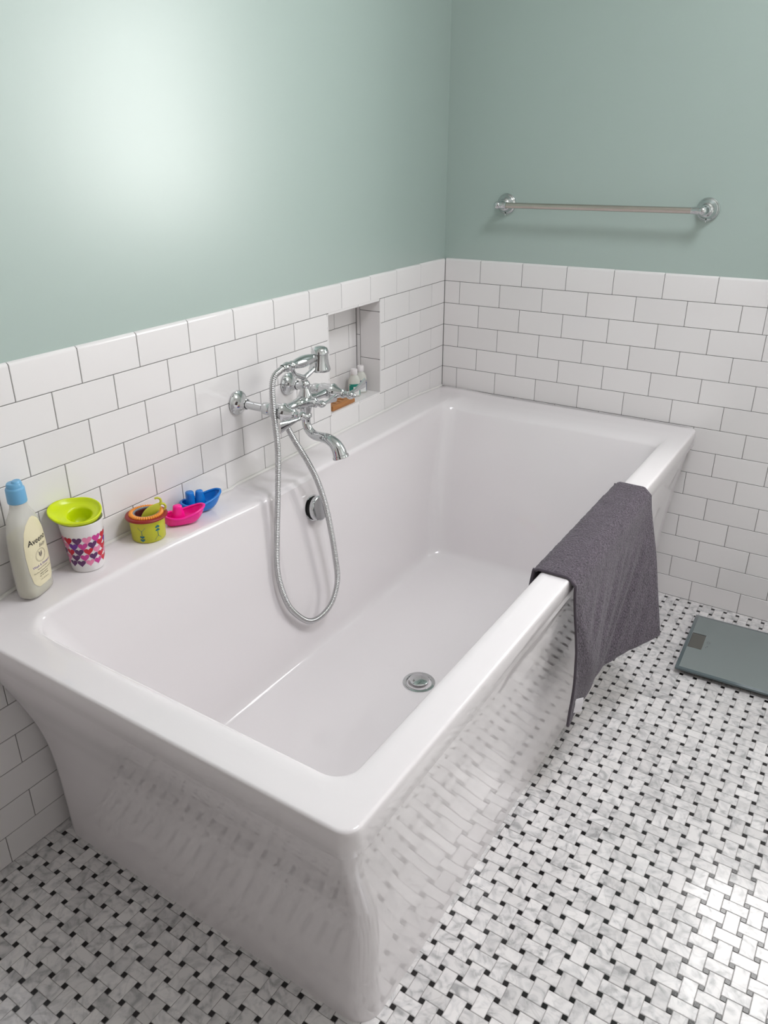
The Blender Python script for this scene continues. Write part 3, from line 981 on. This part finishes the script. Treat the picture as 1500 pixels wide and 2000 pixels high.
lobj('glass_platform', box(-hw, hw, -hw, hw, .0150, .0225, .0022, 2), 'glass_edge', sc)
lobj('frosted_panel', box(-hw + .010, hw - .010, -hw + .010, hw - .010, .0216, .02275, .0004), 'glass_grey', sc)
lobj('under_body', box(-hw + .012, hw - .012, -hw + .012, hw - .012, .006, .0155, .002), 'dark_plastic', sc)
for sx in (-1, 1):
    for sy in (-1, 1):
        lobj('foot', lathe([(.014, .0002), (.016, .002), (.016, .007)], 20, (sx * .13, sy * .13, 0), cap0=True), 'dark_plastic', sc)
ds = lobj('display', box(-hw + .0125, -hw + .0515, -.038, .047, .0222, .0230, .0002), 'lcd', sc)
lobj('display_bezel', join(box(-hw + .0118, -hw + .0520, .0468, .0495, .0222, .02315), box(-hw + .0116, -hw + .0126, -.038, .0470, .0222, .0231)), 'dark_plastic', sc)


def text_mesh(s, size, font=None, shear=0., bold=0.):
    cu = bpy.data.curves.new('t', 'FONT'); cu.body = s; cu.size = size; cu.align_x = 'CENTER'; cu.align_y = 'CENTER'; cu.resolution_u = 3
    cu.shear = shear; cu.offset = bold
    o = bpy.data.objects.new('t', cu); COL.objects.link(o)
    dg = bpy.context.evaluated_depsgraph_get(); dg.update()
    me = bpy.data.meshes.new_from_object(o.evaluated_get(dg))
    bm = bmesh.new(); bm.from_mesh(me); bmesh.ops.triangulate(bm, faces=bm.faces)
    for _ in range(2):
        le = [e for e in bm.edges if e.calc_length() > size * .35]
        if le: bmesh.ops.subdivide_edges(bm, edges=le, cuts=1)
    V = [v.co.copy() for v in bm.verts]; bm.verts.index_update(); F = [tuple(v.index for v in f.verts) for f in bm.faces]
    bm.free(); bpy.data.objects.remove(o); bpy.data.curves.remove(cu); bpy.data.meshes.remove(me)
    return V, F


# two small worn printed marks right of the display
V, F = [], []
ringm = loft([[Vector((-hw + .064 + math.cos(t) * r_, .012 + math.sin(t) * r_ * 1.3, .02285)) for t in [1.9 * PI * k / 18 - .9 * PI for k in range(19)]] for r_ in (.0035, .0052)], False)
lobj('printed_mark', join(ringm, box(-hw + .0630, -hw + .0662, -.0125, -.0090, .0226, .0229), box(-hw + .0595, -hw + .0618, -.0190, -.0160, .0226, .0229)), 'mark_grey', sc, smooth=False)


# ------------------------------------------------------------------ baby wash bottle
def superell(a, b, n_, z, seg=48, dx=0., dy=0.):
    pts = []
    for k in range(seg):
        t = 2 * PI * k / seg; c, s = math.cos(t), math.sin(t)
        pts.append(Vector((dx + a * math.copysign(abs(c) ** (2 / n_), c), dy + b * math.copysign(abs(s) ** (2 / n_), s), z)))
    return pts


# local frame: +X is the label side (depth), Y the width
BPROF = [(0.000, .0215, .0350, 3.0), (.003, .0240, .0375, 3.0), (.020, .0255, .0395, 2.8), (.060, .0262, .0415, 2.6), (.100, .0262, .0415, 2.5), (.130, .0255, .0395, 2.4), (.150, .0240, .0355, 2.3),
         (.165, .0218, .0295, 2.2), (.176, .0190, .0225, 2.0), (.184, .0168, .0176, 2.0), (.188, .0162, .0164, 2.0), (.196, .0160, .0160, 2.0)]


def bdim(z):
    return tuple(bezlerp([(q[0], q[i]) for q in BPROF], z) for i in (1, 2, 3))


bx, by = .0470, -1.7770
bt = thing('baby_wash_bottle', (bx, by, deck_at(bx, by) + .0006), 'clear bottle of pale yellow baby wash with sky blue cap and cream label', 'bottle', rotz=math.radians(21), world=False)
zz = [q[0] for q in BPROF]; zz = sorted(set(zz + [.04, .08, .115, .14, .158, .171, .18]))
lobj('bottle_body', loft([superell(*bdim(z), z) for z in zz], True, True, True), 'bottle_shell', bt, sharp=60)
zl = [.0022, .004] + [z for z in zz if .004 < z < .132] + [.132]
lobj('liquid', loft([superell(max(bdim(z)[0] - .0016, .001), max(bdim(z)[1] - .0016, .001), bdim(z)[2], z) for z in zl], True, True, True), 'liquid', bt, sharp=60)
cap = lobj('cap', join(lathe([(.0165, .1945), (.0180, .1955), (.0183, .197), (.0178, .222), (.0172, .2245), (.0150, .2262), (.0148, .231), (.0130, .2345), (.0005, .2362)], 36, cap1=True),), 'cap_blue', bt)
lobj('cap_spout', loft([superell(.0085 - .002 * t, .0110 - .003 * t, 2.4, .2335 + .0052 * t, 24, .004, .002) for t in (0, .3, .7, .9, 1.)], True, False, True), 'cap_blue', cap)


def on_bottle(y, z, off):
    """point on the label side of the bottle for label coordinates y (across), z (up)"""
    a, b_, n_ = bdim(z)
    yy = max(-.97, min(.97, y / b_))
    return Vector((a * (1 - abs(yy) ** n_) ** (1 / n_) + off, y, z))


LZ0, LZ1 = .022, .166


def lab_half(z):
    return bezlerp([(LZ0, .018), (.026, .024), (.034, .029), (.06, .0330), (.095, .0340), (.12, .0320), (.14, .0270), (.153, .0200), (.162, .0110), (LZ1, .004)], z)


rows_ = [LZ0 + (LZ1 - LZ0) * k / 24 for k in range(25)]
lv_, lf_ = [], []
for z in rows_:
    for k in range(17):
        lv_.append(on_bottle(lab_half(z) * (k / 8 - 1), z, .0004))
for j in range(24):
    for k in range(16):
        a = j * 17 + k; lf_.append((a, a + 1, a + 18, a + 17))
lab = lobj('front_label', (lv_, lf_), 'label_cream', bt)


def print_on(name, vf, yc, zc, mname, parent, off=.0007, tilt=0.):
    c, s = math.cos(tilt), math.sin(tilt)
    V = [on_bottle(yc + v.x * c - v.y * s, zc + v.x * s + v.y * c, off) for v in vf[0]]
    return lobj(name, (V, vf[1]), mname, parent, smooth=False)


print_on('lettering', text_mesh('Aveeno', .0168, bold=.0002), 0, .1170, 'ink', lab)
print_on('lettering', text_mesh('Baby', .0105, shear=.3), .010, .1035, 'ink_grey', lab)
for r0, r1 in ((.0128, .0133), (.0112, .0114)):
    ringv = loft([[Vector((math.cos(t) * r_ * 1.12, math.sin(t) * r_, 0)) for t in [2 * PI * k / 40 for k in range(40)]] for r_ in (r0, r1)], True)
    print_on('oval_emblem', ringv, 0, .0840, 'ink_grey', lab)
leaf = join(*[([Vector((0, -.004 + i * .003, 0)), Vector((.004 * sx_, .0005 + i * .003, 0)), Vector((.0052 * sx_, .0035 + i * .003, 0)), Vector((.0014 * sx_, .0012 + i * .003, 0))], [(0, 1, 2, 3)]) for i in range(3) for sx_ in (-1, 1)])
print_on('oval_emblem', leaf, 0, .0835, 'ink_grey', lab)
print_on('lettering', text_mesh('Wash & Shampoo', .0072), 0, .0648, 'ink_purple', lab)
print_on('lettering', text_mesh('Natural Oat Extract', .0040), 0, .0585, 'ink_grey', lab)
print_on('lettering', text_mesh('Tear-Free, Pediatrician Recommended', .0034), 0, .0520, 'ink', lab)
print_on('lettering', text_mesh('Lightly Scented', .0040), 0, .0468, 'ink', lab)
print_on('lettering', text_mesh('for Hair & Body', .0040), 0, .0420, 'ink', lab)
print_on('lettering', text_mesh('18 FL OZ (532 mL)', .0032), 0, .0340, 'ink_grey', lab)

# ------------------------------------------------------------------ heart cup with the lime pouring funnel inside
cx_, cy_ = .0500, -1.6520
cup = thing('heart_cup', (cx_, cy_, deck_at(cx_, cy_) + .0006), 'white plastic cup printed with red, pink and purple hearts', 'cup', world=False)
CH = .112


def cup_r(z): return .0335 + (.0450 - .0335) * (z / CH)


prof = [(.0005, .004), (.027, .003), (.030, 0), (.0325, .0008), (.0336, .004)] + [(cup_r(z), z) for z in (.02, .05, .08, .105)] + [(.0452, .1105), (.0448, CH), (.0440, CH - .0008)] + [(cup_r(z) - .0018, z) for z in (.09, .06, .03, .008)] + [(.0005, .006)]
lobj('cup_body', lathe(prof, 56, cap0=True, cap1=True), 'white_plastic', cup, sharp=50)
hv = []
for k in range(28):
    t = 2 * PI * k / 28
    hv.append(Vector((16 * math.sin(t) ** 3, 13 * math.cos(t) - 5 * math.cos(2 * t) - 2 * math.cos(3 * t) - math.cos(4 * t), 0)) / 17.0)
NCOL = 13
rows_c = ['pkmrmrkpmrvkr', 'mprvmkrpmrpkv', 'prkrrvmpkrmpr', 'mprkmrvkprmkp', 'pkmrmkrpvmrkp']
V, F, MI = [], [], []
order = 'pkmrv'
for ri, row in enumerate(rows_c):
    zc = .0770 - ri * .0134
    for ci in range(NCOL):
        ac = 2 * PI * (ci + .5 * (ri % 2)) / NCOL - .95
        R_ = cup_r(zc); sz = 2 * PI * R_ / NCOL * .5 * 1.02
        k0 = len(V)
        cpt = (ac, zc)
        V.append(None)
        V[-1] = Vector(((cup_r(zc) + .0003) * math.cos(ac), (cup_r(zc) + .0003) * math.sin(ac), zc))
        for p in hv:
            z = zc + p.y * sz * 1.06; a_ = ac + p.x * sz * 1.02 / R_
            V.append(Vector(((cup_r(z) + .0004) * math.cos(a_), (cup_r(z) + .0004) * math.sin(a_), z)))
        for k in range(28):
            F.append((k0, k0 + 1 + k, k0 + 1 + (k + 1) % 28)); MI.append(order.index(row[ci]))
obj('heart_print', V, F, ['heart_' + c for c in order], cup, smooth=False, midx=MI)

# lime funnel cup: oval bowl with a wide pouring lip, standing in the heart cup
PZ = .098
lf = thing('lime_pouring_cup', (cx_, cy_, deck_at(cx_, cy_) + PZ + .019), 'lime green plastic pouring cup sitting tilted inside the heart cup', 'toy', world=False)
lf.rotation_mode = 'QUATERNION'
from mathutils import Quaternion
lf.rotation_quaternion = Quaternion((.55, .83, 0), math.radians(13))
LIP = math.radians(232)                        # direction of the pouring lip


def lime_ring(r, z, lip, lz):
    out = []
    for k in range(64):
        a = 2 * PI * k / 64
        w = max(0, math.cos(a - LIP)) ** 1.7
        rr = r + lip * w
        out.append(Vector((rr * math.cos(a), rr * math.sin(a), z + lz * w)))
    return out


rings_ = [lime_ring(*q) for q in ((.0200, -.034, 0, 0), (.0290, -.016, 0, 0), (.0385, -.002, 0, 0), (.0415, .003, .006, .001), (.0440, .008, .013, .003), (.0455, .0125, .016, .005), (.0452, .0145, .016, .006), (.0438, .0150, .0155, .006),
          (.0422, .0135, .0145, .005), (.0400, .0095, .010, .003), (.0365, .0070, .006, .002), (.0310, .0052, .002, .001), (.0265, .0040, 0, 0), (.0248, .0022, 0, 0), (.0238, -.001, 0, 0), (.0215, -.014, 0, 0), (.0170, -.028, 0, 0))]
lobj('pouring_cup_body', loft(rings_, True, True, True), 'lime', lf, sharp=180)

# ------------------------------------------------------------------ nested stacking cups
sx0, sy0 = .0560, -1.4880
sz0 = deck_at(sx0, sy0) + .0006
GRP = 'nested stacking cups on the tub ledge'


def stack_cup(name, label, mname, rb, rt, h, z0, rim=None, rim_mat=None, thick=.0016):
    c = thing(name, (sx0, sy0, sz0 + z0), label, 'toy', GRP, world=False)
    prof = [(.0005, .0), (rb - .003, .0), (rb, .003), (rt, h), (rt - thick, h), (rb - thick, .004), (.0005, .003)]
    lobj('cup_wall', lathe(prof, 48, cap0=True, cap1=True), mname, c, sharp=45)
    if rim: lobj('rim', rim, rim_mat or mname, c, sharp=60)
    return c


c1 = stack_cup('stacking_cup', 'yellow-green stacking cup with teal flower prints, outermost of the nest', 'yellow', .0375, .0395, .052, 0)
ringt = lambda R_, z, r_, sc_=0., nn=60: loft([[Vector(((R_ + (r_ + sc_ * math.cos(k * 1.0 * 60 / nn * 3.1416)) * math.cos(t)) * math.cos(2 * PI * k / nn), (R_ + (r_) * math.cos(t)) * math.sin(2 * PI * k / nn), z + r_ * math.sin(t))) for t in [2 * PI * q / 12 for q in range(12)]] for k in range(nn)] + [], True)


def torus(R_, z, ra, rb_, nn=60, scal=0., ns=0):
    rings_ = []
    for k in range(nn):
        ph = 2 * PI * k / nn; s = 1 + scal * math.cos(ph * ns)
        rings_.append([Vector(((R_ + ra * s * math.cos(t)) * math.cos(ph), (R_ + ra * s * math.cos(t)) * math.sin(ph), z + rb_ * s * math.sin(t))) for t in [2 * PI * q / 12 for q in range(12)]])
    rings_.append(rings_[0])
    return loft(rings_, True)


stack_cup('stacking_cup', 'brick red stacking cup with a wide flat rim inside the yellow-green one', 'red', .0330, .0370, .046, .009, torus(.0405, .0465, .0068, .0040), 'red')
stack_cup('stacking_cup', 'orange stacking cup with a scalloped rim inside the brick red one', 'orange', .0285, .0325, .043, .014, torus(.0335, .0462, .0046, .0042, 176, .20, 44), 'orange')
stack_cup('stacking_cup', 'grey-blue stacking cup with a thin rim inside the orange one', 'greyblue', .0245, .0285, .041, .0185, torus(.0280, .0420, .0022, .0022), 'greyblue')
stack_cup('stacking_cup', 'dark maroon stacking cup, innermost of the nest', 'maroon', .0200, .0252, .036, .0225, torus(.0250, .0360, .0012, .0012), 'maroon')


def on_cup(a, z, off=.0004):
    R_ = .0375 + .002 * z / .052
    return Vector(((R_ + off) * math.cos(a), (R_ + off) * math.sin(a), z))


def flat_strip(pts, w, R_=.0385):
    P_ = [Vector((p[0], p[1], 0)) for p in pts]; L_, R2 = [], []
    for i, p in enumerate(P_):
        t = (P_[min(i + 1, len(P_) - 1)] - P_[max(i - 1, 0)]).normalized(); nrm = Vector((-t.y, t.x, 0)) * w / 2
        L_.append(p + nrm); R2.append(p - nrm)
    return loft([L_, R2], False)


heart2 = [Vector((v.x, v.y, 0)) for v in hv]
for ac, up in ((math.radians(-62), -1), (math.radians(-8), 1)):
    pr_parts = []
    stem = flat_strip([(0, .004), (0, -.004), (.0002, -.008)], .0012)
    fork = [flat_strip([(0, -.008), (.004, -.011), (.0085, -.0165)], .0007), flat_strip([(0, -.008), (-.004, -.011), (-.0085, -.0165)], .0007)]
    h1 = ([Vector((0, .0070, 0))] + [Vector((v.x * .0058, .0068 - v.y * .0040, 0)) for v in heart2], [(0, 1 + k, 1 + (k + 1) % 28) for k in range(28)])
    h2 = ([Vector((0, .0148, 0))] + [Vector((v.x * .0060, .0146 - v.y * .0044, 0)) for v in heart2], [(0, 1 + k, 1 + (k + 1) % 28) for k in range(28)])
    V, F = join(stem, *fork, h1, h2)
    V = [on_cup(ac + v.x / .0385, .0235 + v.y * up) for v in V]
    lobj('flower_print', (V, F), 'teal_print', c1, smooth=False)

# little paddle toy with a hooked tail leaning in the stack
pd = thing('fish_paddle_toy', (sx0, sy0, sz0 + .050), 'olive-lime fish-shaped toy with a curled hook tail leaning in the stacking cups', 'toy')
pA = Vector((sx0 - .005, sy0 - .013, sz0 + .040)); pB = Vector((sx0 + .022, sy0 + .026, sz0 + .079))
ax_ = (pB - pA); Lp = ax_.length; q = ax_.normalized()
side_ = Vector((.83, -.50, .15)); side_ = (side_ - q * side_.dot(q)).normalized(); up_ = q.cross(side_)
rings_ = []
for k in range(17):
    t = k / 16; w = .0145 * math.sin(PI * min(1, t * .98 + .01)) ** .75 * (1 - .25 * t) + .0012; hth = .0042 * math.sin(PI * min(1, t * .98 + .01)) ** .6 + .0010
    c = pA + q * (Lp * t)
    rings_.append([c + up_ * (w * math.cos(a)) + side_ * (hth * math.sin(a)) for a in [2 * PI * j / 20 for j in range(20)]])
obj('toy_body', *loft(rings_, True, True, True), 'olive', pd, sharp=180)
rt = Vector((.55, .83, 0)).normalized(); dn = Vector((0, 0, 1))
b0 = pB - q * .004
for curl in ([b0, b0 + rt * .004 + dn * .006, b0 + rt * .003 + dn * .013, b0 - rt * .003 + dn * .0165, b0 - rt * .009 + dn * .0155],
             [b0, b0 + rt * .007 + dn * .001, b0 + rt * .0125 - dn * .004, b0 + rt * .0125 - dn * .011, b0 + rt * .008 - dn * .0155]):
    pth = spline(curl, 6)
    obj('tail_hook', *tube(pth, [.0030 - .0008 * i / (len(pth) - 1) for i in range(len(pth))], 10), 'olive', pd, sharp=180)


# ------------------------------------------------------------------ boats
def boat(name, label, mname, loc, rz, sc_, funnels, cat='toy'):
    b = thing(name, loc, label, cat, 'toy boats on the tub ledge', rotz=rz, world=False)
    L, Bm, H = .094 * sc_, .0290 * sc_, .0345 * sc_
    NS = 32

    def sec(t, k, inset):
        # t 0 stern .. 1 bow ; k -1..1 across (rail to rail through the keel)
        e_ = abs(2 * t - 1)
        beam = Bm * max(0., 1 - e_ ** (3.4 if t < .5 else 2.5)) ** .5
        beam = max(beam - inset, .0006)
        sheer = H * (.74 + .50 * max(0, (t - .40) / .60) ** 1.5 + .12 * max(0, (.3 - t) / .3))
        keel = H * .60 * max(0, (t - .66) / .34) ** 2.2 + H * .25 * max(0, (.14 - t) / .14) ** 2
        y = beam * math.sin(k * PI / 2) * (.72 + .28 * abs(k) ** 1.5)
        z = keel + (sheer - keel) * (abs(k) ** 2.8)
        if inset: z = max(z, .0120 * sc_)
        x = (t - .5) * (L - 2 * inset) + .010 * sc_ * max(0, (t - .6) / .4) * abs(k) ** 2.0
        return Vector((x, y, max(z, .0)))
    ks = [-1 + 2 * i / 18 for i in range(19)]
    rings_ = []
    for i in range(NS + 1):
        t = i / NS
        o_ = [sec(t, k, 0) for k in ks]; n_ = [sec(t, k, .0030 * sc_) for k in ks]
        for p in (n_[0], n_[-1]): p.z += 0
        rings_.append(o_ + [n_[j] + Vector((0, 0, .0)) for j in range(len(ks) - 1, -1, -1)])
    lobj('hull', loft(rings_, True, True, True), mname, b, sharp=70)
    # rolled rail
    rail = [sec(i / NS, 1, .0012 * sc_) for i in range(NS + 1)] + [sec(i / NS, -1, .0012 * sc_) for i in range(NS, -1, -1)]
    rail.append(rail[0].copy())
    lobj('rail', tube(rail, .0034 * sc_, 10, False), mname, b, sharp=180)
    for (x, w, d_, h, top) in funnels:
        rr = []
        for t in (0, .5, .85, .96, 1.):
            f = 1 - (1 - top) * t - (.12 if t == 1. else 0)
            rr.append(superell(w * f * sc_, d_ * f * sc_, 2.6, (.010 + h * t) * sc_, 24, x * sc_))
        lobj('cabin', loft(rr, True, False, True), mname, b, sharp=60)
    return b


px_, py_ = .0660, -1.3900
boat('toy_boat', 'hot pink plastic toy boat beside the stacking cups', 'pink', (px_, py_, deck_at(px_, py_) + .0004), math.radians(56), .92, [(-.012, .0200, .0170, .0440, .52)])
qx_, qy_ = .0430, -1.3280
boat('toy_boat', 'bright blue plastic toy boat with two funnels behind the pink one', 'blue', (qx_, qy_ + .015, deck_at(qx_, qy_ + .015) + .0004), math.radians(68), 1.0, [(-.0225, .0108, .0112, .0470, .90), (.0020, .0165, .0135, .0450, .50)])

# ------------------------------------------------------------------ things in the niche
SZ = NZ0 + .0062


def travel_bottle(loc, rz, label, labmat, full):
    b = thing('travel_bottle', loc, label, 'bottle', 'small bottles in the tiled niche', rotz=rz, world=False)
    pr_ = [(0, .013, .0185, 2.6), (.002, .0145, .0200, 2.6), (.040, .0150, .0205, 2.6), (.056, .0140, .0185, 2.4), (.066, .0115, .0135, 2.1), (.070, .0100, .0105, 2.), (.072, .0098, .0098, 2.)]
    lobj('bottle_body', loft([superell(q[1], q[2], q[3], q[0], 36) for q in pr_], True, True, True), 'bottle_white', b, sharp=60)
    lobj('content', loft([superell(max(q[1] - .0015, .001), max(q[2] - .0015, .001), q[3], q[0] + .0015, 36) for q in pr_[:4]], True, True, True), 'clear', b, sharp=60)
    lobj('cap', lathe([(.0105, .0715), (.0112, .0725), (.0110, .0880), (.0100, .0895), (.0005, .0898)], 28, cap1=True), 'white_plastic', b)

    def wrap(y0, y1, z0, z1, off):
        V, F = [], []
        for j in range(5):
            z = z0 + (z1 - z0) * j / 4
            a, b_, n_ = (bezlerp([(q[0], q[i]) for q in pr_], z) for i in (1, 2, 3))
            for k in range(9):
                y = y0 + (y1 - y0) * k / 8; yy = min(.97, abs(y / b_))
                V.append(Vector((a * (1 - yy ** n_) ** (1 / n_) + off, y, z)))
        for j in range(4):
            for k in range(8):
                q_ = j * 9 + k; F.append((q_, q_ + 1, q_ + 10, q_ + 9))
        return V, F
    lb = lobj('label', wrap(-.0175, .0175, .006, .043, .0005), labmat, b)
    pn = lobj('label_panel', wrap(-.0050, .0150, .006, .034, .0009), 'white_label', lb)
    V, F = text_mesh('No.', .0075)
    lobj('lettering', ([Vector((.0168, .0050 + v.x, .022 + v.y)) for v in V], F), 'ink_grey', lb, smooth=False)
    return b


travel_bottle((-.048, -.5080, SZ), math.radians(-46), 'small milky bottle with a teal label in the tiled niche', 'teal_label', .8)
travel_bottle((-.054, -.4620, SZ), math.radians(-40), 'small milky bottle with a navy label in the tiled niche, beside the teal one', 'navy_label', .8)

sd_ = thing('wooden_soap_dish', (-.040, -.622, SZ), 'slotted brown wooden soap dish in the tiled niche behind the faucet', 'soap dish', world=False)
wv_, wf_ = [], []
lobj('dish_side', box(.018, .032, -.060, .060, 0, .016, .002, 2), 'wood', sd_)
lobj('dish_side', box(-.032, -.022, -.060, .060, 0, .016, .002, 2), 'wood', sd_)
for k in range(6):
    y = -.055 + k * .022
    lobj('slat', box(-.022, .018, y - .0075, y + .0075, .004, .0145, .0015), 'wood', sd_)

for o in list(bpy.data.objects):
    if '_world' in o: del o['_world']
